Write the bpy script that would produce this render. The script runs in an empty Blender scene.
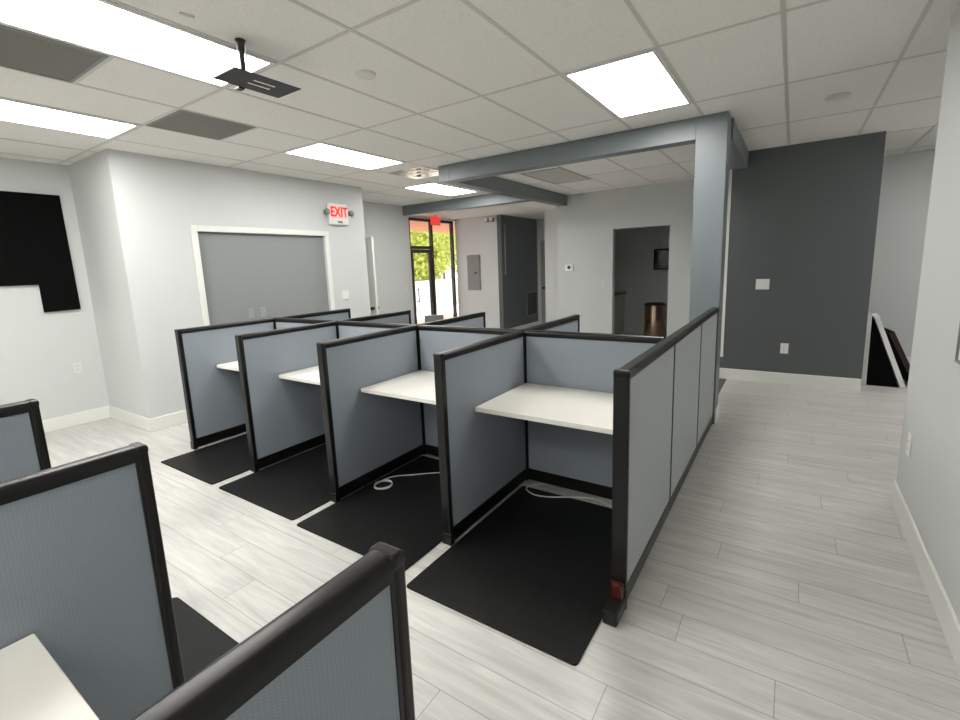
import bpy, bmesh, math, random
from mathutils import Vector, Matrix
random.seed(7)
C = bpy.context.scene.collection
PI = math.pi

# ------------------------------------------------------------------ camera
cam_d = bpy.data.cameras.new('camera')
cam = bpy.data.objects.new('camera', cam_d)
C.objects.link(cam)
yaw, pitch, roll = 0.5947962667, -0.1657142227, -0.0386102466
F = Vector((-math.sin(yaw)*math.cos(pitch), math.cos(yaw)*math.cos(pitch), math.sin(pitch)))
R0 = Vector((math.cos(yaw), math.sin(yaw), 0)); U0 = R0.cross(F)
R = R0*math.cos(roll) + U0*math.sin(roll)
U = U0*math.cos(roll) - R0*math.sin(roll)
M = Matrix((R, U, -F)).transposed().to_4x4()
M.translation = Vector((0.5669, -1.8955, 1.5602))
cam.matrix_world = M
cam_d.sensor_width = 36
cam_d.lens = 466.2737*36/960
cam_d.shift_x = 2.7081/960
cam_d.shift_y = -16.158/960
cam_d.clip_start = 0.02
bpy.context.scene.camera = cam

# ------------------------------------------------------------------ world, sun, exposure
world = bpy.data.worlds.new('sky')
bpy.context.scene.world = world
world.use_nodes = True
nt = world.node_tree
bg = nt.nodes['Background']
bg.inputs[0].default_value = (0.93, 0.96, 1.0, 1)
bg.inputs[1].default_value = 1.7
sd = bpy.data.lights.new('sun', 'SUN'); sd.energy = 4.5; sd.angle = 0.02; sd.color = (1, .95, .86)
sun = bpy.data.objects.new('sun', sd); C.objects.link(sun)
sun.rotation_euler = Vector((0.50, -0.62, -0.75)).to_track_quat('-Z', 'Y').to_euler()
vs = bpy.context.scene.view_settings
vs.view_transform = 'Standard'; vs.look = 'None'; vs.gamma = 1; vs.use_curve_mapping = False
vs.exposure = 0.71
LIGHT = 13.0          # strength of the ceiling light diffusers

# ------------------------------------------------------------------ materials
def newmat(name, col, rough=.6, spec=.5, metal=0.0):
    m = bpy.data.materials.new(name); m.use_nodes = True
    b = m.node_tree.nodes['Principled BSDF']
    b.inputs['Base Color'].default_value = (*col, 1)
    b.inputs['Roughness'].default_value = rough
    b.inputs['Specular IOR Level'].default_value = spec
    b.inputs['Metallic'].default_value = metal
    return m
class N:
    def __init__(s, m): s.t = m.node_tree; s.b = s.t.nodes['Principled BSDF']
    def n(s, t, **k):
        x = s.t.nodes.new(t)
        for a, v in k.items():
            if a.startswith('i_'): x.inputs[a[2:].replace('_', ' ')].default_value = v
            else: setattr(x, a, v)
        return x
    def l(s, a, b): s.t.links.new(a, b)
    def math(s, op, a, b=None, c=None):
        x = s.t.nodes.new('ShaderNodeMath'); x.operation = op
        for i, v in enumerate((a, b, c)):
            if v is None: continue
            if isinstance(v, (int, float)): x.inputs[i].default_value = v
            else: s.l(v, x.inputs[i])
        return x.outputs[0]
def noisy(name, col, rough, amt=.06, scale=6, bump=.0, bscale=300, spec=.5, metal=0.0, bdist=.001):
    """plain paint / plastic: base colour with a faint mottling and a fine bump"""
    m = newmat(name, col, rough, spec, metal); k = N(m)
    tc = k.n('ShaderNodeTexCoord')
    no = k.n('ShaderNodeTexNoise'); no.inputs['Scale'].default_value = scale; no.inputs['Detail'].default_value = 4
    k.l(tc.outputs['Object'], no.inputs['Vector'])
    mx = k.n('ShaderNodeMix', data_type='RGBA')
    mx.inputs[6].default_value = (*[c*(1-amt) for c in col], 1)
    mx.inputs[7].default_value = (*[min(1, c*(1+amt)) for c in col], 1)
    k.l(no.outputs['Fac'], mx.inputs[0]); k.l(mx.outputs[2], k.b.inputs['Base Color'])
    if bump:
        n2 = k.n('ShaderNodeTexNoise'); n2.inputs['Scale'].default_value = bscale
        k.l(tc.outputs['Object'], n2.inputs['Vector'])
        bp = k.n('ShaderNodeBump'); bp.inputs['Strength'].default_value = bump; bp.inputs['Distance'].default_value = bdist
        k.l(n2.outputs['Fac'], bp.inputs['Height']); k.l(bp.outputs[0], k.b.inputs['Normal'])
    return m
def emit(name, col, s):
    m = bpy.data.materials.new(name); m.use_nodes = True
    t = m.node_tree; t.nodes.remove(t.nodes['Principled BSDF'])
    e = t.nodes.new('ShaderNodeEmission'); e.inputs[0].default_value = (*col, 1); e.inputs[1].default_value = s
    t.links.new(e.outputs[0], t.nodes['Material Output'].inputs[0])
    return m

def floor_mat():
    m = newmat('laminate_planks', (.6, .6, .58), .33); k = N(m)
    tc = k.n('ShaderNodeTexCoord'); sp = k.n('ShaderNodeSeparateXYZ'); k.l(tc.outputs['Object'], sp.inputs[0])
    x, y = sp.outputs[0], sp.outputs[1]
    ry = k.math('DIVIDE', k.math('ADD', y, .064), .1715)
    row = k.math('FLOOR', ry); fy = k.math('FRACT', ry)
    off = k.math('ADD', k.math('MULTIPLY', row, -.35), 1.73)
    off = k.math('SUBTRACT', off, k.math('MULTIPLY', k.math('LESS_THAN', row, .5), .255))
    off = k.math('SUBTRACT', off, k.math('MULTIPLY', k.math('GREATER_THAN', row, 6.5), .215))
    rx = k.math('DIVIDE', k.math('SUBTRACT', x, off), 1.22)
    col = k.math('FLOOR', rx); fx = k.math('FRACT', rx)
    # distance to seams in metres
    dy = k.math('MULTIPLY', k.math('MINIMUM', fy, k.math('SUBTRACT', 1.0, fy)), .1715)
    dx = k.math('MULTIPLY', k.math('MINIMUM', fx, k.math('SUBTRACT', 1.0, fx)), 1.22)
    d = k.math('MINIMUM', dx, dy)
    seam = k.math('LESS_THAN', d, .0017)
    cv = k.n('ShaderNodeCombineXYZ'); k.l(row, cv.inputs[0]); k.l(col, cv.inputs[1])
    wn = k.n('ShaderNodeTexWhiteNoise', noise_dimensions='3D'); k.l(cv.outputs[0], wn.inputs['Vector'])
    # grain
    gv = k.n('ShaderNodeCombineXYZ')
    k.l(k.math('MULTIPLY', x, 2.0), gv.inputs[0]); k.l(k.math('MULTIPLY', y, 24), gv.inputs[1]); k.l(k.math('MULTIPLY', wn.outputs['Value'], 30), gv.inputs[2])
    g = k.n('ShaderNodeTexNoise'); g.inputs['Scale'].default_value = 1.0; g.inputs['Detail'].default_value = 6; g.inputs['Roughness'].default_value = .62; g.inputs['Distortion'].default_value = .9
    k.l(gv.outputs[0], g.inputs['Vector'])
    cr = k.n('ShaderNodeValToRGB'); k.l(g.outputs['Fac'], cr.inputs[0])
    e = cr.color_ramp.elements
    e[0].position = .25; e[0].color = (.40, .395, .37, 1); e[1].position = .70; e[1].color = (.625, .615, .58, 1)
    a = cr.color_ramp.elements.new(.47); a.color = (.52, .512, .485, 1)
    hs = k.n('ShaderNodeHueSaturation'); k.l(cr.outputs[0], hs.inputs['Color'])
    k.l(k.math('ADD', k.math('MULTIPLY', wn.outputs['Value'], .08), .96), hs.inputs['Value'])
    mx = k.n('ShaderNodeMix', data_type='RGBA'); k.l(k.math('MULTIPLY', seam, .75), mx.inputs[0]); k.l(hs.outputs[0], mx.inputs[6])
    mx.inputs[7].default_value = (.2, .2, .19, 1)
    k.l(mx.outputs[2], k.b.inputs['Base Color'])
    bp = k.n('ShaderNodeBump'); bp.inputs['Strength'].default_value = .12; bp.inputs['Distance'].default_value = .002
    k.l(k.math('SUBTRACT', g.outputs['Fac'], seam), bp.inputs['Height']); k.l(bp.outputs[0], k.b.inputs['Normal'])
    k.l(k.math('ADD', k.math('MULTIPLY', g.outputs['Fac'], .16), .24), k.b.inputs['Roughness'])
    return m
def ceil_mat():
    m = newmat('ceiling_tile', (.66, .645, .61), .9, .2); k = N(m)
    tc = k.n('ShaderNodeTexCoord')
    a = k.n('ShaderNodeTexNoise'); a.inputs['Scale'].default_value = 90; a.inputs['Detail'].default_value = 3
    k.l(tc.outputs['Object'], a.inputs['Vector'])
    cr = k.n('ShaderNodeValToRGB'); k.l(a.outputs['Fac'], cr.inputs[0])
    e = cr.color_ramp.elements
    e[0].position = .3; e[0].color = (.79, .765, .72, 1); e[1].position = .55; e[1].color = (.86, .835, .79, 1)
    k.l(cr.outputs[0], k.b.inputs['Base Color'])
    bp = k.n('ShaderNodeBump'); bp.inputs['Strength'].default_value = .25; bp.inputs['Distance'].default_value = .002
    k.l(a.outputs['Fac'], bp.inputs['Height']); k.l(bp.outputs[0], k.b.inputs['Normal'])
    return m
def fabric_mat(name, col):
    m = newmat(name, col, .85, .25); k = N(m)
    tc = k.n('ShaderNodeTexCoord'); sp = k.n('ShaderNodeSeparateXYZ'); k.l(tc.outputs['Object'], sp.inputs[0])
    u = k.math('MULTIPLY', k.math('ADD', sp.outputs[0], sp.outputs[1]), 2*PI/.0075)
    v = k.math('MULTIPLY', sp.outputs[2], 2*PI/.005)
    w = k.math('MULTIPLY', k.math('SINE', k.math('ADD', u, k.math('MULTIPLY', k.math('SINE', v), .7))), k.math('SINE', v))
    no = k.n('ShaderNodeTexNoise'); no.inputs['Scale'].default_value = 350; k.l(tc.outputs['Object'], no.inputs['Vector'])
    h = k.math('ADD', k.math('MULTIPLY', w, .5), no.outputs['Fac'])
    mx = k.n('ShaderNodeMix', data_type='RGBA')
    mx.inputs[6].default_value = (*[c*.86 for c in col], 1); mx.inputs[7].default_value = (*[c*1.12 for c in col], 1)
    k.l(k.math('MULTIPLY', h, .8), mx.inputs[0]); k.l(mx.outputs[2], k.b.inputs['Base Color'])
    bp = k.n('ShaderNodeBump'); bp.inputs['Strength'].default_value = .35; bp.inputs['Distance'].default_value = .0012
    k.l(h, bp.inputs['Height']); k.l(bp.outputs[0], k.b.inputs['Normal'])
    return m
def mat_mat():
    m = newmat('mat_rubber', (.006, .0063, .006), .48, .22); k = N(m)
    tc = k.n('ShaderNodeTexCoord'); sp = k.n('ShaderNodeSeparateXYZ'); k.l(tc.outputs['Object'], sp.inputs[0])
    s = 2*PI/.022
    a = k.math('SINE', k.math('MULTIPLY', k.math('ADD', sp.outputs[0], sp.outputs[1]), s))
    b = k.math('SINE', k.math('MULTIPLY', k.math('SUBTRACT', sp.outputs[0], sp.outputs[1]), s))
    h = k.math('MULTIPLY', a, b)
    bp = k.n('ShaderNodeBump'); bp.inputs['Strength'].default_value = .5; bp.inputs['Distance'].default_value = .002
    k.l(h, bp.inputs['Height']); k.l(bp.outputs[0], k.b.inputs['Normal'])
    return m
def leaf_mat():
    m = noisy('leaves', (.44, .48, .09), .6, .35, 1.2)
    return m
def grille_mat(name, c1, c2, pitch=.012):
    m = newmat(name, c1, .5); k = N(m)
    tc = k.n('ShaderNodeTexCoord'); sp = k.n('ShaderNodeSeparateXYZ'); k.l(tc.outputs['Object'], sp.inputs[0])
    a = k.math('SINE', k.math('MULTIPLY', sp.outputs[0], 2*PI/pitch)); b = k.math('SINE', k.math('MULTIPLY', sp.outputs[1], 2*PI/pitch))
    g = k.math('GREATER_THAN', k.math('MULTIPLY', a, b), .1)
    mx = k.n('ShaderNodeMix', data_type='RGBA'); mx.inputs[6].default_value = (*c1, 1); mx.inputs[7].default_value = (*c2, 1)
    k.l(g, mx.inputs[0]); k.l(mx.outputs[2], k.b.inputs['Base Color'])
    return m

WALL = noisy('wall_paint', (.605, .62, .607), .55, .03, 2.0, .12, 220)
DARK = noisy('slate_paint', (.098, .108, .110), .42, .04, 2.0, .12, 220)
BEAM = noisy('beam_paint', (.165, .19, .20), .38, .04, 2.0, .12, 220)
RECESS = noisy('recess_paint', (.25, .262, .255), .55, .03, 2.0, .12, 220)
WHITE = noisy('trim_white', (.78, .78, .74), .4, .02, 3)
PLATE = noisy('plate_white', (.82, .82, .78), .35, .02, 3)
FLOOR = floor_mat(); CEIL = ceil_mat()
GRID = noisy('ceiling_grid_metal', (.60, .59, .54), .4, .03, 3)
FAB = fabric_mat('panel_fabric', (.30, .335, .37))
FABO = fabric_mat('panel_fabric_aisle', (.43, .45, .45))
BLK = noisy('black_trim', (.008, .0075, .007), .30, .08, 20, .05, 400, spec=.35)
BLK2 = noisy('black_metal', (.02, .02, .02), .45, .08, 20)
BLACKP = noisy('black_panel', (.003, .003, .003), .9, .05, 20, spec=.1)
DESK = noisy('worktop_laminate', (.80, .775, .71), .35, .02, 40)
MATM = mat_mat()
CABLE = noisy('cable_white', (.72, .72, .68), .4, .03, 20)
LAMP = emit('light_diffuser', (1, .985, .955), LIGHT)
FRAMEW = noisy('fixture_white', (.7, .7, .67), .4, .02, 5)
RED = emit('exit_red_glow', (1.0, .03, .03), 0.75)
REDS = noisy('red_plastic', (.06, .004, .003), .25, .05, 10)
GREYM = noisy('grey_metal', (.22, .22, .21), .45, .04, 10)
VENT = grille_mat('perforated_vent', (.20, .195, .165), (.09, .09, .08))
BRONZE = noisy('dark_bronze_frame', (.035, .025, .018), .4, .1, 10)
COPPER = noisy('bronze_steel', (.80, .58, .45), .20, .05, 10, metal=1.0)
LEAF = leaf_mat()
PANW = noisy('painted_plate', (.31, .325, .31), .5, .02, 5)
WPL = noisy('wall_plate', (.67, .68, .66), .45, .02, 5)
BARK = noisy('bark', (.16, .11, .07), .9, .2, 12)
PAVE = noisy('pavement', (.62, .60, .56), .8, .08, 2)
BRICK = noisy('brick_paving', (.36, .17, .125), .8, .12, 5)
SOFF = noisy('stucco_orange', (.62, .30, .15), .8, .08, 3)
GLASS = newmat('clear_glass', (1, 1, 1), .0)
GLASS.node_tree.nodes['Principled BSDF'].inputs['Transmission Weight'].default_value = 1
GLASS.node_tree.nodes['Principled BSDF'].inputs['IOR'].default_value = 1.05
DSTRIP = noisy('dark_floor_strip', (.09, .09, .08), .5, .05, 6)

# ------------------------------------------------------------------ mesh helpers
def box(bm, x0, x1, y0, y1, z0, z1):
    v = [bm.verts.new((x, y, z)) for x in (x0, x1) for y in (y0, y1) for z in (z0, z1)]
    for f in ((0,1,3,2), (4,6,7,5), (0,4,5,1), (2,3,7,6), (0,2,6,4), (1,5,7,3)):
        bm.faces.new([v[i] for i in f])
def prism(bm, pts, axis, a, b):
    """extrude the 2-D outline pts along axis from a to b (axis 0: pts=(y,z), 1: (x,z), 2: (x,y))"""
    def P(p, t):
        if axis == 0: return (t, p[0], p[1])
        if axis == 1: return (p[0], t, p[1])
        return (p[0], p[1], t)
    A = [bm.verts.new(P(p, a)) for p in pts]; B = [bm.verts.new(P(p, b)) for p in pts]
    n = len(pts); bm.faces.new(A); bm.faces.new(B[::-1])
    for i in range(n): bm.faces.new((A[i], B[i], B[(i+1) % n], A[(i+1) % n]))
def cyl(bm, p, q, r, n=20, r2=None):
    p, q = Vector(p), Vector(q); d = (q-p).normalized()
    a = d.orthogonal().normalized(); b = d.cross(a); r2 = r if r2 is None else r2
    A = [bm.verts.new(p+(a*math.cos(2*PI*i/n)+b*math.sin(2*PI*i/n))*r) for i in range(n)]
    B = [bm.verts.new(q+(a*math.cos(2*PI*i/n)+b*math.sin(2*PI*i/n))*r2) for i in range(n)]
    bm.faces.new(A[::-1]); bm.faces.new(B)
    for i in range(n): bm.faces.new((A[i], A[(i+1) % n], B[(i+1) % n], B[i]))
def lathe(bm, prof, c, n=32, axis=2):
    """profile [(r, h)] turned round the axis through c"""
    rings = []
    for r, h in prof:
        ring = []
        for i in range(n):
            a = 2*PI*i/n; u, v = r*math.cos(a), r*math.sin(a)
            if axis == 2: co = (c[0]+u, c[1]+v, c[2]+h)
            elif axis == 0: co = (c[0]+h, c[1]+u, c[2]+v)
            else: co = (c[0]+u, c[1]+h, c[2]+v)
            ring.append(bm.verts.new(co))
        rings.append(ring)
    for a, b in zip(rings, rings[1:]):
        for i in range(n): bm.faces.new((a[i], a[(i+1) % n], b[(i+1) % n], b[i]))
    bm.faces.new(rings[0][::-1]); bm.faces.new(rings[-1])
def tube(bm, pts, r, n=8, sub=6):
    P = [Vector(p) for p in pts]; Q = []
    for i in range(len(P)-1):
        p0 = P[max(i-1, 0)]; p1 = P[i]; p2 = P[i+1]; p3 = P[min(i+2, len(P)-1)]
        for s in range(sub):
            t = s/sub
            Q.append(.5*((2*p1)+(-p0+p2)*t+(2*p0-5*p1+4*p2-p3)*t*t+(-p0+3*p1-3*p2+p3)*t**3))
    Q.append(P[-1]); prev = None
    for i, q in enumerate(Q):
        d = (Q[min(i+1, len(Q)-1)]-Q[max(i-1, 0)]).normalized()
        a = d.cross(Vector((0, 0, 1)));
        a = a.normalized() if a.length > 1e-4 else Vector((1, 0, 0)); b = d.cross(a)
        ring = [bm.verts.new(q+(a*math.cos(2*PI*j/n)+b*math.sin(2*PI*j/n))*r) for j in range(n)]
        if prev:
            for j in range(n): bm.faces.new((prev[j], prev[(j+1) % n], ring[(j+1) % n], ring[j]))
        else: bm.faces.new(ring[::-1])
        prev = ring
    bm.faces.new(prev)
def obj(name, bm, m, parent=None, bevel=0, seg=2, smooth=False, loc=None):
    bmesh.ops.recalc_face_normals(bm, faces=bm.faces)
    me = bpy.data.meshes.new(name); bm.to_mesh(me); bm.free()
    me.materials.append(m)
    o = bpy.data.objects.new(name, me); C.objects.link(o)
    if parent: o.parent = parent
    if loc: o.location = loc
    if smooth:
        for p in me.polygons: p.use_smooth = True
        me.set_sharp_from_angle(angle=math.radians(38))
    if bevel:
        b = o.modifiers.new('bevel', 'BEVEL'); b.width = bevel; b.segments = seg; b.limit_method = 'ANGLE'
        b.angle_limit = math.radians(40)
    return o
def bx(name, m, x0, x1, y0, y1, z0, z1, parent=None, bevel=0):
    bm = bmesh.new(); box(bm, x0, x1, y0, y1, z0, z1)
    return obj(name, bm, m, parent, bevel)
def tag(o, label, cat, group=None):
    o['label'] = label; o['category'] = cat
    if group: o['group'] = group
    return o
def thing(name, label, cat, loc=(0, 0, 0), rz=0, group=None):
    o = bpy.data.objects.new(name, None); C.objects.link(o)
    o.location = loc; o.rotation_euler = (0, 0, rz); o.empty_display_size = .1
    return tag(o, label, cat, group)
def struct(o):
    o['kind'] = 'structure'; return o
def dup(root, loc, label, rz=None, group=None):
    r = root.copy(); C.objects.link(r); r.location = loc
    if rz is not None: r.rotation_euler = (0, 0, rz)
    r['label'] = label
    if group: r['group'] = group
    for ch in list(root.children):
        c = ch.copy(); C.objects.link(c); c.parent = r
        for g in list(ch.children):
            d = g.copy(); C.objects.link(d); d.parent = c
    return r

# ------------------------------------------------------------------ room shell
H = 2.772; XL = -5.87; XE = -4.83; XR = 1.185; YR = 1.80; YB = -4.6; YK = 6.4; HE = 2.615; YA = 4.73
struct(bx('floor', FLOOR, XL-.15, 3.0, YB-.15, 9.6, -.1, 0))
# suspended ceiling: tiles, then the T-bar grid as its child
bm = bmesh.new(); box(bm, XL-.15, 3.0, YB-.15, 5.30, H, H+.1); box(bm, -3.0, 3.0, 5.30, YK+.2, H, H+.1)
ceil = struct(obj('ceiling', bm, CEIL))
GX, GY, TX, TY = -.772, 1.165, .61, 1.22
bm = bmesh.new(); tb = .012
def gridline_x(i, y0, y1): x = GX+TX*i; box(bm, x-tb, x+tb, y0, y1, H-.0025, H+.001)
def gridline_y(y, x0, x1): box(bm, x0, x1, y-tb, y+tb, H-.0027, H+.0008)
for i in range(-9, 7):
    x = GX+TX*i
    if x < XL+.05 or x > 2.95: continue
    y1 = 5.2 if x < -3.0 else YK
    gridline_x(i, YB, y1)
for j in range(-5, 5):
    y = GY+TY*j
    if y < YB or y > YK: continue
    gridline_y(y, XL if y < 5.2 else -2.9, 2.95)
# cross bars that halve the 2 x 4 cells holding square vents
gridline_y(.555, GX-5*TX, GX-4*TX)
gridline_y(-.665, GX-4*TX, GX-3*TX)
obj('ceiling_grid', bm, GRID, ceil)
struct(bx('ceiling', CEIL, XL-.15, -2.95, 5.30, 9.6, HE, HE+.1))

bm = bmesh.new()                                            # left wall, with the bay behind the closet
box(bm, XL-.15, XL, YB-.15, 5.34, 0, H+.1)
box(bm, XL-.15, XL, 5.34, 7.2, HE-.045, H+.1)
struct(obj('wall_left', bm, WALL))
# closet block with the exit sign: outer faces y .03, x XE, y 3.17, with a shallow painted recess
RY0, RY1, RZ = .74, 2.42, 2.045
bm = bmesh.new()
box(bm, XL, XE, .03, RY0, 0, H); box(bm, XL, XE, RY1, 3.17, 0, H); box(bm, XL, XE, RY0, RY1, RZ, H)
struct(obj('wall_closet', bm, WALL))
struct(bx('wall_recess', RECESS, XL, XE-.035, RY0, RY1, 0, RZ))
bm = bmesh.new(); cw, ct = .065, .018                        # casing round the recess
box(bm, XE, XE+ct, RY0-cw, RY0, 0, RZ+cw); box(bm, XE, XE+ct, RY1, RY1+cw, 0, RZ+cw); box(bm, XE, XE+ct, RY0, RY1, RZ, RZ+cw)
struct(obj('trim_1', bm, WHITE, bevel=.004))
struct(bx('wall_rear', WALL, XL-.15, 3.0, YB-.15, YB, 0, H))
struct(bx('wall_right', WALL, XR, XR+.14, YB, YR, 0, H))
struct(bx('wall_hallway', WALL, 2.9, 3.0, YB, YK, 0, H))
# back wall with the doorway to the small room
DX0, DX1, DZ = -2.09, -1.15, 2.10
bm = bmesh.new()
box(bm, -3.131, DX0, YK, YK+.12, 0, H); box(bm, -3.688, -3.06, 7.0, 7.1, 0, HE+.05); box(bm, DX1, 3.0, YK, YK+.12, 0, H); box(bm, DX0, DX1, YK, YK+.12, DZ, H)
struct(obj('wall_back', bm, WALL))
for q in ((-3.0, .4, 8.35, 8.45), (-3.10, -3.0, YK+.12, 6.99), (-3.10, -3.0, 7.11, 8.45), (.3, .4, YK+.12, 8.35)):   # the small room behind it
    struct(bx('wall_washroom', WALL, *q, 0, H))
struct(bx('ceiling', CEIL, -3.2, .4, YK+.12, 8.45, 2.6, 2.7))
# slate accent wall
struct(bx('wall_accent', DARK, -.35, 1.285, YA, YA+.14, 0, H))
struct(bx('wall_inner', WALL, -.35, -.22, YA+.14, YK, 0, H))
# beams, column
BY = 2.82
struct(bx('trim_2', BEAM, -2.94, -.215, BY, BY+.16, 2.585, H, bevel=.004))
struct(bx('trim_3', BEAM, -3.10, -2.94, BY, YK, 2.585, H, bevel=.004))
struct(bx('trim_4', BEAM, XL, -3.10, 5.18, 5.34, 2.585, H, bevel=.004))
struct(bx('trim_5', BEAM, -.215, .05, BY+.25, YA, 2.585, H))
struct(bx('column', BEAM, -.215, .035, BY, BY+.25, 0, H, bevel=.004))
struct(bx('trim_6', WHITE, -.19, -.11, YA-.02, YA, .29, 2.64, bevel=.003))
struct(bx('trim_7', DSTRIP, -.35, -.055, BY+.25, YA, 0, .004))  # thin dark strip laid over the floor behind the column
# entry: panel wall, slate wall, far door
struct(bx('wall_entry', WALL, XL, -4.76, 6.9, 7.0, 0, HE))
struct(bx('wall_utility', DARK, -4.76, -4.66, 6.9, 8.62, 0, HE))
struct(bx('wall_end', WALL, -4.9, -3.1, 8.6, 8.7, 0, HE))
# baseboards
def base(name, x0, x1, y0, y1):
    struct(bx(name, WHITE, x0, x1, y0, y1, 0, .14, bevel=.006))
base('baseboard_left', XL, XL+.016, YB, .03)
base('baseboard_closet', XL+.016, XE+.016, .014, .03)
bm = bmesh.new(); box(bm, XE, XE+.016, .03, RY0-cw, 0, .14); box(bm, XE, XE+.016, RY1+cw, 3.17, 0, .14)
struct(obj('baseboard_closet', bm, WHITE, bevel=.006))
base('baseboard_right', XR-.016, XR, YB, YR)
base('baseboard_accent', -.21, 1.285, YA-.016, YA)
base('baseboard_back', DX1, 2.9, YK-.016, YK)
base('baseboard_column', .035, .05, BY+.0, BY+.25)
base('baseboard_entry', -4.66, -4.645, 6.9, 8.6)

# ------------------------------------------------------------------ storefront and entrance door
bm = bmesh.new()
for y in (5.34, 6.06, 6.80): box(bm, XL-.09, XL-.02, y, y+.055 if y > 6.5 else y+.05, 0, HE-.045)
box(bm, XL-.09, XL-.02, 5.34, 6.855, HE-.10, HE-.045)
box(bm, XL-.09, XL-.02, 6.11, 6.80, 0, .1)
box(bm, XL-.09, XL-.02, 5.39, 6.06, 1.95, 2.01)
w1 = struct(obj('window_1', bm, BRONZE))
bm = bmesh.new(); box(bm, XL-.058, XL-.052, 6.11, 6.80, .1, HE-.10); box(bm, XL-.058, XL-.052, 5.39, 6.06, 2.01, HE-.10)
obj('window_pane', bm, GLASS, w1)
bm = bmesh.new()
box(bm, XL-.08, XL-.035, 5.395, 5.46, .02, 1.94); box(bm, XL-.08, XL-.035, 5.975, 6.04, .02, 1.94)
box(bm, XL-.08, XL-.035, 5.46, 5.975, 1.87, 1.94); box(bm, XL-.08, XL-.035, 5.46, 5.975, .02, .22)
d1 = struct(obj('door_1', bm, BRONZE))
bx('door_glass', GLASS, XL-.061, XL-.055, 5.46, 5.975, .22, 1.87, d1)
bm = bmesh.new(); cyl(bm, (XL+.02, 5.50, .85), (XL+.02, 5.50, 1.15), .011); cyl(bm, (XL+.02, 5.50, .87), (XL-.04, 5.50, .87), .008); cyl(bm, (XL+.02, 5.50, 1.13), (XL-.04, 5.50, 1.13), .008)
obj('door_handle', bm, BRONZE, d1)
# open white door leaf seen edge-on behind the closet block
bm = bmesh.new(); box(bm, XL+.02, -5.10, 3.56, 3.60, .01, 2.085)
d2 = struct(obj('door_2', bm, WHITE, bevel=.002))
bm = bmesh.new()
for s in (-1, 1): lathe(bm, [(.026, 0), (.026, s*.008), (.011, s*.012), (.011, s*.035), (.024, s*.042), (.028, s*.055), (.02, s*.068), (.004, s*.07)], (-5.165, 3.58+s*.02, .93), 20, axis=1)
obj('door_knob', bm, BLK2, d2, smooth=True)
# grey door at the end of the entry hall
bm = bmesh.new(); box(bm, -4.55, -3.55, 8.56, 8.6, 0, 2.1)
d3 = struct(obj('door_3', bm, noisy('door_grey', (.33, .34, .33), .5, .03, 4)))
bm = bmesh.new(); lathe(bm, [(.028, 0), (.028, -.008), (.011, -.012), (.011, -.035), (.026, -.042), (.03, -.055), (.02, -.068), (.004, -.07)], (-4.47, 8.56, .965), 20, axis=1)
obj('door_knob', bm, BLK2, d3, smooth=True)

# ------------------------------------------------------------------ outdoors
struct(bx('sidewalk', BRICK, -9.0, XL-.09, 0, 16, -.12, -.02))
struct(bx('parking_lot', PAVE, -60, -9.0, -20, 70, -.2, -.12))
struct(bx('canopy', SOFF, -8.6, XL-.15, 2, 14, 2.62, 3.0))
def tree(x, y, h, r, label):
    t = thing('tree', label, 'tree', (x, y, -.12), 0, 'trees across the parking lot')
    bm = bmesh.new(); cyl(bm, (0, 0, 0), (.1, 0, h*.5), .16, 12, .09); cyl(bm, (.1, 0, h*.45), (.5, .3, h*.75), .07, 8, .03); cyl(bm, (.1, 0, h*.45), (-.5, -.2, h*.72), .07, 8, .03)
    obj('trunk', bm, BARK, t, smooth=True)
    bm = bmesh.new()
    cl = [(random.uniform(-.6, .6)*r, random.uniform(-.6, .6)*r, h*random.uniform(.33, .82), r*random.uniform(.45, .65)) for _ in range(11)]
    for i in range(4200):
        c = random.choice(cl)
        v = Vector((random.gauss(0, 1), random.gauss(0, 1), random.gauss(0, 1))).normalized()*c[3]*random.uniform(.6, 1.02)
        p = Vector(c[:3])+v
        a = Vector((random.gauss(0, 1), random.gauss(0, 1), random.gauss(0, 1))).normalized(); b = a.orthogonal().normalized()
        s = random.uniform(.09, .17)
        bm.faces.new([bm.verts.new(q) for q in (p-a*s, p-b*s*.5, p+a*s, p+b*s*.5)])
    obj('foliage', bm, LEAF, t)
tree(-15.0, 16.6, 4.6, 1.7, 'leafy yellow-green tree seen through the glass of the entrance door')
tree(-19.9, 25.5, 6.6, 2.3, 'leafy yellow-green tree seen through the side pane right of the entrance door')
tree(-28.5, 35.6, 9.0, 3.6, 'leafy yellow-green tree farther off, behind the two nearer trees')
struct(bx('boundary_wall', WHITE, -12.9, -12.7, 2, 30, -.12, 1.0))

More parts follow.
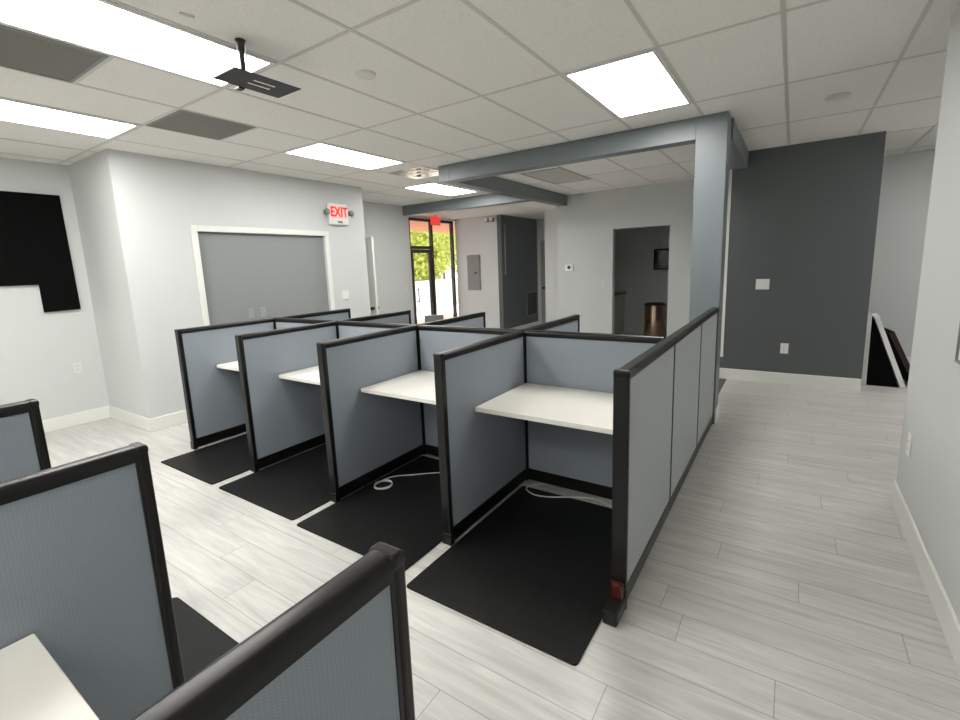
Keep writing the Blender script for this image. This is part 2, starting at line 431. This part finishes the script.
# ------------------------------------------------------------------ cubicle partitions
HP = 1.108; T = .0344; W = .977; D = .9588; D2 = 1.953
def cap_profile(hw, z0, z1):
    pts = [(-hw, z0)]; r = min(z1-z0, hw)*.75
    for i in range(7):
        a = PI-PI/2*i/6; pts.append((-hw+r+r*math.cos(a), z1-r+r*math.sin(a)*1))
    for i in range(7):
        a = PI/2-PI/2*i/6; pts.append((hw-r+r*math.cos(a), z1-r+r*math.sin(a)))
    pts.append((hw, z0)); return pts
def make_panel(L, label, loc, rz=0, post=True, foot=True, fab=None, cat='partition', group=None, T=.0295, PD=.026):
    """panel running along local +y from 0 to L; the exposed end post stands at y = 0"""
    t = thing('partition_panel', label, cat, loc, rz, group)
    fab = fab or FAB
    y0 = PD if post else .001; y1 = L-.001
    CH = .024 if T < .032 else .028
    bm = bmesh.new(); box(bm, -.023, .023, y0+.006, y1-.006, .098, HP-CH-.013)
    obj('fabric_panel', bm, fab, t)
    bm = bmesh.new()
    box(bm, -.026, .026, y0, y0+.008, .098, HP-CH); box(bm, -.026, .026, y1-.008, y1, .098, HP-CH)
    box(bm, -.026, .026, y0+.008, y1-.008, HP-CH-.017, HP-CH)
    obj('frame', bm, BLK, t)
    bm = bmesh.new(); prism(bm, cap_profile(T, HP-CH, HP), 1, y0-.001, y1+.001)
    obj('top_cap', bm, BLK, t, smooth=True)
    bm = bmesh.new(); box(bm, -.0235, .0235, y0, y1, .012, .096)
    box(bm, -.026, .026, y0, y1, .088, .098)
    obj('base_raceway', bm, BLK, t, bevel=.002)
    if post:
        bm = bmesh.new(); box(bm, -T, T, 0, PD, .0, HP-.004)
        obj('end_post', bm, BLK, t, bevel=.008, seg=3)
        bm = bmesh.new(); box(bm, -T-.0015, T+.0015, -.002, PD+.004, HP-CH-.002, HP+.001)
        obj('corner_cap', bm, BLK, t, bevel=.010, seg=4)
    if foot:
        bm = bmesh.new(); box(bm, -T-.003, T+.003, -.004, PD+.006, 0, .07)
        obj('foot', bm, BLK, t, bevel=.005)
    return t
G1 = 'free-ended divider panels on the near side of the cubicle island'
xs = [-W*n for n in range(5)]
dl = ['blue-grey fabric divider with black trim forming the left side of the largest, nearest cubicle bay',
      'blue-grey fabric divider between the second and third cubicle bays from the right',
      'blue-grey fabric divider between the third and leftmost cubicle bays, its foot between two black mats',
      'leftmost blue-grey fabric divider of the island, its post near the white-cased recess']
div = make_panel(D-.0305, dl[0], (xs[1], 0, 0), group=G1)
for n in (2, 3, 4): dup(div, (xs[n], 0, 0), dl[n-1])
G2 = 'divider panels on the far side of the cubicle island'
bl = ['far-side divider whose top stands out in front of the white back wall, beside the thermostat',
      'far-side divider whose black top edge ends below the grey electrical panel',
      'far-side divider whose top ends below the open door and left of the glass entrance',
      'far-side divider farthest left, its top in front of the right casing of the recess']
bdiv = make_panel(D2-D-.0305, bl[0], (xs[1], D2, 0), PI, group=G2)
for n in (2, 3, 4): dup(bdiv, (xs[n], D2, 0), bl[n-1])
# junction posts on the spine
jl = ['black square post at the back left corner of the nearest cubicle bay',
      'black square post at the back left corner of the second cubicle bay from the right',
      'black square post at the back left corner of the third cubicle bay from the right',
      'black square post at the back left corner of the leftmost cubicle bay']
for n in range(1, 5):
    bm = bmesh.new(); box(bm, -.0298, .0298, -.0298, .0298, 0, HP+.0005)
    o = obj('connector_post', bm, BLK, bevel=.006, loc=(xs[n], D, 0)); tag(o, jl[n-1], 'post', 'junction posts of the island')
sl = ['blue-grey back panel behind the worktop of the nearest cubicle bay',
      'blue-grey back panel behind the worktop of the second cubicle bay from the right',
      'blue-grey back panel of the third cubicle bay from the right, behind its worktop',
      'blue-grey back panel of the leftmost cubicle bay, mostly hidden by dividers']
sp = make_panel(W-.0655, sl[0], (-.0352, D, 0), PI/2, post=False, foot=False, group='back panels of the cubicle bays')
for n in (1, 2, 3): dup(sp, (xs[n]-.0303, D, 0), sl[n])
# long right-hand partition of three panels along the aisle
al = ['pale grey aisle partition panel nearest the camera, with black end post and red-tipped foot',
      'pale grey aisle partition panel, middle one of the three in line',
      'pale grey aisle partition panel farthest away, ending at the slate column']
a = make_panel(D-.004, al[0], (0, .0, 0), fab=FABO, foot=False, group='aisle side panels', T=.0345)
bm = bmesh.new(); box(bm, -.033, .033, -.125, .03, 0, .07)
obj('foot', bm, BLK, a, bevel=.012)
bm = bmesh.new(); box(bm, -.028, .028, -.04, -.001, .068, .15)
obj('foot_cover', bm, REDS, a, bevel=.012)['label'] = 'dark red glossy foot cover'
m2 = make_panel(.965, al[1], (0, D, 0), post=False, foot=False, fab=FABO, group='aisle side panels', T=.0345)
m3 = make_panel(BY-D-.968-.004, al[2], (0, D+.967, 0), post=False, foot=False, fab=FABO, group='aisle side panels', T=.0345)
# near row (the camera looks over it)
NX = .040; NY = -1.392
n1 = make_panel(D, 'large near divider whose black rounded rail crosses the bottom centre of the photo', (NX, NY, 0), PI, group='divider panels of the near row')
dup(n1, (NX-W+.023, NY, 0), 'tall near divider filling the lower left, behind the cream worktop corner')
dup(n1, (NX-2*W+.029, NY, 0), 'near divider at the left edge, only its blue-grey corner in the picture')
# ------------------------------------------------------------------ worktops
def make_desk(label, loc, x0, x1, depth, group):
    t = thing('worktop', label, 'worktop', loc, 0, group)
    bm = bmesh.new(); box(bm, x0, x1, -depth, 0, .709, .7375)
    obj('tabletop', bm, DESK, t, bevel=.003)
    for sx in (x0+.0005, x1-.0245):
        bm = bmesh.new()
        box(bm, sx, sx+.024, -depth+.12, -.02, .703, .7085)
        bm2 = [(-depth+.16, .703), (-.02, .703), (-.02, .54), (-.05, .54)]
        prism(bm, bm2, 0, sx if sx < (x0+x1)/2 else sx+.021, (sx if sx < (x0+x1)/2 else sx+.021)+.003)
        obj('bracket', bm, BLK2, t)
    return t
dk = ['cream worktop in the nearest, largest cubicle bay', 'cream worktop in the second cubicle bay from the right',
      'cream worktop in the third cubicle bay from the right', 'cream worktop in the leftmost cubicle bay, only a small corner in sight']
hw = W/2
d0 = make_desk(dk[0], (-hw, D-.033, 0), -hw+.0315, hw-.036, .635, 'worktops in the cubicle island')
for n in (1, 2, 3): dup(d0, (-hw-W*n, D-.033, 0), dk[n])
nd = make_desk('cream worktop corner at the lower left of the picture, beside the dark near divider', (NX-hw, NY-.29-.60, 0), -hw+.036, hw-.050, .60, None)
# move so that its front edge lies at y = NY-.29 (the row faces the other way)
nd.rotation_euler = (0, 0, PI)
# ------------------------------------------------------------------ mats
def rounded(x0, x1, y0, y1, r, n=6):
    p = []
    for cx, cy, a0 in ((x1-r, y1-r, 0), (x0+r, y1-r, PI/2), (x0+r, y0+r, PI), (x1-r, y0+r, 1.5*PI)):
        for i in range(n+1): a = a0+PI/2*i/n; p.append((cx+r*math.cos(a), cy+r*math.sin(a)))
    return p
def floor_mat_obj(x0, x1, y0, y1, label, group=None, rz=0, r=.02):
    cx, cy = (x0+x1)/2, (y0+y1)/2
    bm = bmesh.new(); prism(bm, rounded(x0-cx, x1-cx, y0-cy, y1-cy, r), 2, 0, .008)
    o = obj('floor_mat', bm, MATM, bevel=.003, loc=(cx, cy, .0005)); o.rotation_euler[2] = rz
    tag(o, label, 'floor mat', group)
MG = 'black rubber mats under the cubicle island'
floor_mat_obj(-.938, -.040, -.395, .835, 'black textured floor mat in the nearest cubicle bay, largest mat in the picture', MG)
floor_mat_obj(-1.925, -1.020, -.322, .900, 'black floor mat holding the coiled white cable, second bay from the right', MG)
floor_mat_obj(-2.895, -1.985, -.300, .900, 'black floor mat in the third cubicle bay from the right', MG)
floor_mat_obj(-3.845, -2.985, -.298, .900, 'black floor mat in the leftmost cubicle bay, nearest the closet block', MG)
floor_mat_obj(-1.875, -.975, -2.25, -1.033, 'black floor mat corner poking out behind the near divider and its rounded rail', MG, r=.03)
# ------------------------------------------------------------------ cables
bm = bmesh.new(); zc = .013
pts = []
for k in range(3*14+5):
    a = 2*PI*k/14 + .6; rr = .062+.002*math.sin(k*1.7)
    pts.append((-1.815+rr*math.cos(a), .335+rr*1.05*math.sin(a), zc+.0035*(k//14)))
pts += [(-1.855, .44, zc+.006), (-1.83, .50, zc), (-1.74, .57, zc), (-1.60, .69, zc), (-1.42, .80, zc), (-1.2, .885, zc)]
tube(bm, pts, .0042, 8, 3)
tag(obj('network_cable', bm, CABLE, smooth=True), 'white cable with a small round coil lying on a black mat', 'cable')
t = thing('power_cable', 'loose white cable curving across the mat under the nearest worktop, with a plug', 'cable', (-.6, .8, .0085))
def L3(p): return (p[0]+.6, p[1]-.8, p[2]-.0085)
bm = bmesh.new()
tube(bm, [L3(p) for p in [(-.80, .93, .012), (-.88, .86, .012), (-.885, .79, .0135), (-.80, .745, .0135), (-.70, .765, .0135), (-.60, .82, .0135), (-.50, .875, .0055+.006), (-.42, .90, .0055), (-.36, .88, .0055), (-.30, .845, .012)]], .0048)
obj('cord', bm, CABLE, t, smooth=True)
bm = bmesh.new(); box(bm, -.02, .03, -.012, .012, .0, .02)
o = obj('plug', bm, CABLE, t, bevel=.004, loc=L3((-.29, .835, .009))); o.rotation_euler[2] = -.6

# ------------------------------------------------------------------ ceiling lights
def make_light(label, i, j):
    t = thing('ceiling_light', label, 'ceiling light', (GX+TX*(i+.5), GY+TY*(j+.5), H), 0, 'rectangular ceiling light panels')
    a, b, f = TX/2-.013, TY/2-.013, .024
    bm = bmesh.new()
    for x0, x1, y0, y1 in ((-a, -a+f, -b, b), (a-f, a, -b, b), (-a+f, a-f, -b, -b+f), (-a+f, a-f, b-f, b)): box(bm, x0, x1, y0, y1, -.008, -.0002)
    obj('frame', bm, FRAMEW, t)
    bm = bmesh.new(); box(bm, -a+f, a-f, -b+f, b-f, -.005, -.0002)
    obj('diffuser', bm, LAMP, t)
    return t
lt = make_light('bright ceiling light panel left of the slate column, over the nearest cubicle bay', 0, 0)
for lab, i, j in [('bright ceiling light panel in the middle, above and left of the exit sign', -5, 0),
                  ('bright ceiling light panel at the left edge, before the closet block corner', -6, -2),
                  ('large bright ceiling light panel at the top left, behind the black ceiling mount', -3, -2),
                  ('small distant ceiling light panel in front of the slate beam by the entrance', -6, 2),
                  ('ceiling light panel over the near cubicles outside the picture', -3, -4),
                  ('ceiling light panel over the hallway, hidden behind the right wall', 5, 2),
                  ('ceiling light panel over the near cubicles behind the camera', 0, -4),
                  ('ceiling light panel over the near left corner outside the picture', -6, -4)]:
    dup(lt, (GX+TX*(i+.5), GY+TY*(j+.5), H), lab)
# ------------------------------------------------------------------ ceiling vents, detectors
def vent(label, x0, x1, y0, y1, m, z=H):
    t = thing('ceiling_vent', label, 'vent', ((x0+x1)/2, (y0+y1)/2, z))
    a, b = (x1-x0)/2-.013, (y1-y0)/2-.013
    bm = bmesh.new()
    for p in ((-a, -a+.02, -b, b), (a-.02, a, -b, b), (-a+.02, a-.02, -b, -b+.02), (-a+.02, a-.02, b-.02, b)): box(bm, *p, -.006, -.0002)
    obj('frame', bm, GREYM, t)
    bm = bmesh.new(); box(bm, -a+.02, a-.02, -b+.02, b-.02, -.004, -.0002)
    obj('grille', bm, m, t)
vent('square grey perforated ceiling vent beside the closet block, left of the middle light', GX-5*TX, GX-4*TX, -.055, .555, VENT)
vent('brownish grey ceiling vent at the left edge between the two long lights', GX-4*TX, GX-3*TX, -1.275, -.665, VENT)
VW = noisy('vent_white', (.60, .57, .52), .5, .03, 6)
vent('grey ceiling vent above the space between beams, near the back wall', GX-3*TX, GX-2*TX, 3.95, 5.12, grille_mat('tray_vent', (.56, .54, .50), (.46, .445, .42)))
# white metal air diffuser close to the beam's end
t = thing('air_diffuser', 'pale metal ceiling diffuser catching warm daylight at the end of the slate beam', 'vent', (GX-4.5*TX, 2.95, H))
bm = bmesh.new()
for k, (s, z) in enumerate(((.285, -.004), (.20, -.022), (.12, -.034))):
    i = s-.05
    for p in ((-s, -i, -s, s), (i, s, -s, s), (-i, i, -s, -i), (-i, i, i, s)): box(bm, *p, z-.004, z)
box(bm, -.235, .235, -.235, .235, -.003, -.0002)
obj('vanes', bm, noisy('satin_aluminium', (.88, .84, .78), .22, .02, 8, metal=1.0), t)
bm = bmesh.new(); cyl(bm, (0, 0, -.003), (0, 0, -.045), .03, 16); obj('hub', bm, GREYM, t)
def disc(name, label, cat, x, y, r, h, m=None):
    bm = bmesh.new(); lathe(bm, [(r, 0), (r, -h*.35), (r*.93, -h*.7), (r*.6, -h), (.004, -h)], (0, 0, 0), 32)
    tag(obj(name, bm, m or FRAMEW, smooth=True, loc=(x, y, H-.0002)), label, cat)
CW = noisy('disc_white', (.68, .665, .63), .45, .02, 5)
disc('smoke_detector', 'round pale detector disc on the ceiling right of the black mount', 'smoke detector', -1.73, .373, .062, .022, CW)
disc('ceiling_disc', 'round white domed disc on the ceiling above the slate accent wall', 'ceiling fitting', .781, 2.995, .085, .02, FRAMEW)
bm = bmesh.new(); box(bm, -.03, .03, -.005, .005, -.012, 0)
o = tag(obj('ceiling_clip', bm, FRAMEW, bevel=.002, loc=(-1.858, -.624, H)), 'tiny white clip on the ceiling at the top left', 'clip'); o.rotation_euler[2] = 1.3
# ------------------------------------------------------------------ black projector mount
t = thing('projector_mount', 'black projector mount plate hanging from the ceiling by a short pole', 'projector mount', (-1.909, -.34, H))
bm = bmesh.new(); lathe(bm, [(.026, 0), (.026, -.006), (.021, -.01), (.019, -.05), (.015, -.055)], (0, 0, 0), 20)
obj('flange', bm, BLK2, t, smooth=True)
bm = bmesh.new(); cyl(bm, (0, 0, -.03), (0, 0, -.165), .014, 16); obj('pole', bm, BLK2, t, smooth=True)
bm = bmesh.new(); cyl(bm, (.028, .008, -.03), (.028, .008, -.16), .004, 8); obj('cable', bm, CABLE, t)
bm = bmesh.new(); z = -.172
for p in ((-.15, .068, -.085, .03), (-.15, -.085, .03, .30), (-.060, -.030, .03, .30), (-.005, .068, .03, .30), (-.085, -.060, .03, .06), (-.085, -.060, .19, .30), (-.030, -.005, .03, .06), (-.030, -.005, .19, .30)):
    q = p
    box(bm, p[0], p[1], p[2], p[3], z-.004, z)
obj('plate', bm, BLK2, t)
bm = bmesh.new(); box(bm, -.15, .068, -.088, -.085, z-.004, z+.035); box(bm, -.15, -.147, -.085, -.02, z, z+.03)
obj('lip', bm, BLK2, t)
bm = bmesh.new(); box(bm, -.19, -.15, .055, .09, z-.012, z-.003); obj('latch', bm, BLK2, t)
# ------------------------------------------------------------------ exit sign with emergency lamps
t = thing('exit_sign', 'lit red EXIT sign with two small lamp heads, high on the closet wall', 'exit sign', (XE, 2.665, 2.205))
bm = bmesh.new(); box(bm, .0005, .055, -.165, .165, 0, .285); obj('housing', bm, PLATE, t, bevel=.01)
def text_mesh(s, size, m, parent, loc, name, depth=.002, sx=1.0):
    cu = bpy.data.curves.new('t', 'FONT'); cu.body = s; cu.size = size; cu.extrude = depth; cu.align_x = 'CENTER'; cu.align_y = 'CENTER'; cu.offset = size*.02
    tmp = bpy.data.objects.new('t', cu); C.objects.link(tmp)
    bpy.context.view_layer.update()
    me = bpy.data.meshes.new_from_object(tmp.evaluated_get(bpy.context.evaluated_depsgraph_get()))
    bpy.data.objects.remove(tmp); bpy.data.curves.remove(cu)
    me.transform(Matrix.Diagonal((sx, 1, 1, 1)))
    me.transform(Matrix(((0, 0, 1, 0), (1, 0, 0, 0), (0, 1, 0, 0), (0, 0, 0, 1))))   # reads when seen from +x
    me.materials.clear(); me.materials.append(m)
    o = bpy.data.objects.new(name, me); C.objects.link(o); o.parent = parent; o.location = loc
    return o
bm = bmesh.new(); box(bm, .055, .057, -.125, .128, .082, .248)
obj('face', bm, emit('exit_face', (1.0, .50, .46), .72), t)['label'] = 'glowing pinkish face behind the letters'
text_mesh('EXIT', .185, RED, t, (.0585, .0, .166), 'letters', .0015, .80)['label'] = 'glowing red letters EXIT'
bm = bmesh.new(); box(bm, .055, .057, -.03, .05, .02, .05); obj('badge', bm, GREYM, t)
for s in (-1, 1):
    bm = bmesh.new(); lathe(bm, [(.02, 0), (.032, .012), (.042, .045), (.042, .06), (.036, .062)], (.02, 0, 0), 20, axis=0)
    h = obj('lamp_head', bm, GREYM, t, smooth=True, loc=(0, s*.212, .165))
    bm = bmesh.new(); cyl(bm, (.03, 0, 0), (.03, -s*.05, 0), .01, 10); obj('arm', bm, PLATE, h)
# ------------------------------------------------------------------ switch plates, outlets, thermostat
def plate(name, label, cat, loc, rz, w=.075, h=.12, kind='switch', n=1, m=None):
    """plate facing local -y"""
    m = m or PLATE
    t = thing(name, label, cat, loc, rz)
    bm = bmesh.new(); box(bm, -w/2, w/2, -.007, -.0003, -h/2, h/2); obj('cover', bm, m, t, bevel=.002)
    for k in range(n):
        cx = (k-(n-1)/2)*.046
        if kind == 'switch':
            bm = bmesh.new(); box(bm, cx-.016, cx+.016, -.010, -.007, -.033, .033); obj('rocker', bm, m, t, bevel=.0015)
        else:
            for s in (-1, 1):
                bm = bmesh.new(); box(bm, cx-.016, cx+.016, -.009, -.007, s*.021-.014, s*.021+.014); r = obj('socket', bm, m, t, bevel=.002)
                bm = bmesh.new(); box(bm, cx-.008, cx-.006, -.0095, -.009, s*.021-.006, s*.021+.006); box(bm, cx+.006, cx+.008, -.0095, -.009, s*.021-.006, s*.021+.006)
                obj('slots', bm, BLK2, r)
plate('light_switch', 'white double switch plate on the slate accent wall', 'light switch', (.275, YA, 1.21), 0, .14, .125, 'switch', 2)
plate('power_outlet', 'white outlet low on the slate accent wall', 'outlet', (.54, YA, .44), 0, .08, .125, 'outlet')
plate('power_outlet', 'white outlet on the right wall above its baseboard', 'outlet', (XR, 1.564, 0.456), -PI/2, .08, .13, 'outlet')
plate('light_switch', 'white switch plate on the closet wall right of the recess', 'light switch', (XE, 2.70, 1.215), PI/2, .125, .125, 'switch', 2)
plate('power_outlet', 'faint white outlet plate on the left wall below the black panel', 'outlet', (XL, -.2, .63), PI/2, .08, .12, 'outlet', m=WPL)
plate('power_outlet', 'left of two pale outlet plates inside the recess', 'outlet', (XE-.035, 1.26, 1.10), PI/2, .075, .12, 'outlet', m=PANW)
plate('power_outlet', 'right of two pale outlet plates inside the recess', 'outlet', (XE-.035, 1.42, 1.10), PI/2, .075, .12, 'outlet', m=PANW)
plate('light_switch', 'white switch plate on the back wall left of the doorway', 'light switch', (-2.25, YK, 1.17), 0, .075, .12, 'switch', m=WPL)
plate('light_switch', 'pale switch plate on the wall just left of the glass entrance', 'light switch', (XL, 5.15, 1.15), PI/2, .075, .12, 'switch', m=WPL)
t = thing('thermostat', 'small white thermostat with a dark dial on the back wall', 'thermostat', (-2.90, YK, 1.455))
bm = bmesh.new(); box(bm, -.085, .075, -.03, -.0003, -.065, .065); obj('body', bm, PLATE, t, bevel=.006)
bm = bmesh.new(); cyl(bm, (-.0, -.03, .01), (-.0, -.037, .01), .03, 20); obj('dial', bm, BLK2, t)
# ------------------------------------------------------------------ black L-shaped panel on the left wall
bm = bmesh.new(); prism(bm, [(-1.7, 1.54), (-.385, 1.54), (-.385, 1.255), (-.085, 1.262), (-.095, 2.45), (-1.7, 2.45)], 0, XL+.0004, XL+.035)
tag(obj('wall_panel', bm, BLACKP, bevel=.002), 'flat black L-shaped panel high on the left wall', 'wall panel')
# framed board on the right wall
t = thing('wall_board', 'grey-framed white board on the right wall, only its corner in the picture', 'board', (XR, 0.842, 1.091))
bm = bmesh.new(); box(bm, -.012, -.0004, -1.2, 0, 0, .9); obj('board', bm, PLATE, t)
bm = bmesh.new(); box(bm, -.02, -.0004, -1.2, .012, -.012, 0); box(bm, -.02, -.0004, 0, .012, 0, .912); box(bm, -.02, -.0004, -1.2, 0, .9, .912); box(bm, -.02, -.0004, -1.212, -1.2, -.012, .912)
obj('frame', bm, GREYM, t, bevel=.002)
# ------------------------------------------------------------------ leaning boards beyond the accent wall
def board(label, p0, p1, th, y0, y1, edge, face):
    """board leaning in the x-z plane: foot p0, head p1"""
    t = thing('leaning_board', label, 'board', (p0[0], y0, p0[1]))
    dx, dz = p1[0]-p0[0], p1[1]-p0[1]; L = math.hypot(dx, dz); ux, uz = dx/L, dz/L; nx, nz = uz, -ux
    def q(a, b): return (ux*a+nx*b, uz*a+nz*b)
    bm = bmesh.new(); prism(bm, [q(0, -th*.5), q(L, -th*.5), q(L, th*.5), q(0, th*.5)], 1, .012, y1-y0); obj('face_panel', bm, face, t)
    bm = bmesh.new(); prism(bm, [q(0, -th*.5), q(L, -th*.5), q(L, th*.5), q(0, th*.5)], 1, 0, .011); obj('edge_strip', bm, edge, t)
    return t
t = thing('display_wedge', 'black wedge-shaped stand with two white edges past the end of the slate wall', 'stand', (1.345, 5.05, 0))
def slab(name, p0, p1, th, y0, y1, m):
    dx, dz = p1[0]-p0[0], p1[1]-p0[1]; L = math.hypot(dx, dz); nx, nz = dz/L*th/2, -dx/L*th/2
    bm = bmesh.new(); prism(bm, [(p0[0]-nx, p0[1]-nz), (p1[0]-nx, p1[1]-nz), (p1[0]+nx, p1[1]+nz), (p0[0]+nx, p0[1]+nz)], 1, y0, y1)
    return obj(name, bm, m, t, bevel=.002)
slab('upright_edge', (0, .0005), (-.008, .84), .042, 0, .30, WHITE)
slab('sloping_edge', (.345, .012), (.052, .82), .048, 0, .30, WHITE)
bm = bmesh.new(); prism(bm, [(.0225, .0005), (.31, .0005), (.05, .74), (.015, .82)], 1, .02, .28); obj('side_panel', bm, BLACKP, t)['label'] = 'black triangular side between the white edges'
board('dark maroon-edged board leaning behind the white-edged one', (1.83, .012), (1.56, .62), .05, 5.20, 6.0, noisy('maroon_edge', (.02, .006, .008), .5), BLACKP).rotation_euler[2] = .12
# ------------------------------------------------------------------ entry hall fittings
t = thing('electrical_panel', 'grey metal electrical panel door on the wall beside the glass entrance', 'electrical panel', (-5.39, 6.9, 1.02))
bm = bmesh.new(); box(bm, -.175, .175, -.02, -.0003, 0, .78); obj('box', bm, GREYM, t, bevel=.003)
bm = bmesh.new(); box(bm, -.155, .155, -.026, -.0203, .02, .76); dd = obj('door', bm, GREYM, t, bevel=.002)
bm = bmesh.new(); box(bm, .02, .09, -.034, -.026, .37, .40); obj('latch', bm, BLK2, dd)
t = thing('return_grille', 'dark louvred return air grille low on the slate utility wall', 'vent', (-4.66, 8.26, .32))
bm = bmesh.new()
for p in ((-.27, -.25, 0, .58), (.25, .27, 0, .58), (-.25, .25, 0, .02), (-.25, .25, .56, .58)): box(bm, .0004, .012, p[0], p[1], p[2], p[3])
obj('frame', bm, GREYM, t)
bm = bmesh.new()
for k in range(20): box(bm, .001, .009, -.25, .25, .025+k*.0265, .025+k*.0265+.012)
obj('louvres', bm, BLK2, t)
o = bx('conduit', GREYM, -4.659, -4.635, 7.02, 7.05, 1.34, 2.42, bevel=.003); tag(o, 'thin vertical conduit on the slate utility wall', 'conduit')
t = thing('emergency_light', 'small twin-head emergency light at the top of the entry wall', 'emergency light', (-4.92, 6.9, 2.52))
bm = bmesh.new(); box(bm, -.1, .1, -.05, -.0004, -.04, .04); obj('housing', bm, GREYM, t, bevel=.006)
for s in (-1, 1):
    bm = bmesh.new(); lathe(bm, [(.02, 0), (.035, -.03), (.035, -.05)], (s*.06, -.05, .01), 14, axis=1); obj('lamp_head', bm, PLATE, t, smooth=True)
t = thing('hanging_sign', 'small square red lit sign hanging at the glass entrance', 'sign', (-5.60, 5.86, HE))
bm = bmesh.new(); box(bm, -.02, .02, -.14, .14, -.20, -.02); obj('face', bm, emit('red_sign', (1, .08, .07), .5), t, bevel=.004)
bm = bmesh.new(); cyl(bm, (0, 0, -.0004), (0, 0, -.02), .02, 12); obj('stem', bm, GREYM, t)
o = bx('entry_bin', GREYM, -5.62, -5.32, 5.36, 5.62, 0.0005, .60, bevel=.01); tag(o, 'plain grey box standing inside the glass entrance door', 'box')
# ------------------------------------------------------------------ small room fittings
t = thing('paper_towel_dispenser', 'black paper towel dispenser on the wall of the small back room', 'dispenser', (-1.64, 8.35, 1.34))
bm = bmesh.new(); box(bm, -.17, .17, -.22, -.0004, 0, .42); obj('body', bm, noisy('black_gloss', (.008, .008, .008), .15), t, bevel=.03, seg=4)
bm = bmesh.new(); box(bm, -.13, .13, -.223, -.2205, .10, .36); obj('window', bm, noisy('smoked', (.03, .03, .035), .08), t, bevel=.001)
t = thing('trash_can', 'bronze-coloured steel bin in the doorway of the small back room', 'trash can', (-1.665, 7.75, 0))
bm = bmesh.new(); lathe(bm, [(.19, 0.0005), (.20, .02), (.20, .66)], (0, 0, 0), 40); obj('body', bm, COPPER, t, smooth=True)
bm = bmesh.new(); lathe(bm, [(.204, .66), (.204, .685), (.16, .70), (.15, .66)], (0, 0, 0), 40); obj('rim', bm, BLK2, t, smooth=True)
t = thing('vanity_cabinet', 'pale low cabinet with a dark handle at the left of the small back room', 'cabinet', (-2.66, 7.9, 0))
bm = bmesh.new(); box(bm, -.32, .22, -.25, .44, 0.0005, .85); obj('body', bm, WALL, t)
bm = bmesh.new(); box(bm, -.33, .26, -.28, .44, .85, .885); obj('countertop', bm, GREYM, t, bevel=.004)
bm = bmesh.new(); box(bm, -.30, .20, -.268, -.2502, .05, .80); dr = obj('door', bm, WALL, t, bevel=.003)
bm = bmesh.new(); box(bm, .13, .155, -.30, -.268, .38, .58); obj('handle', bm, BLK2, dr, bevel=.004)
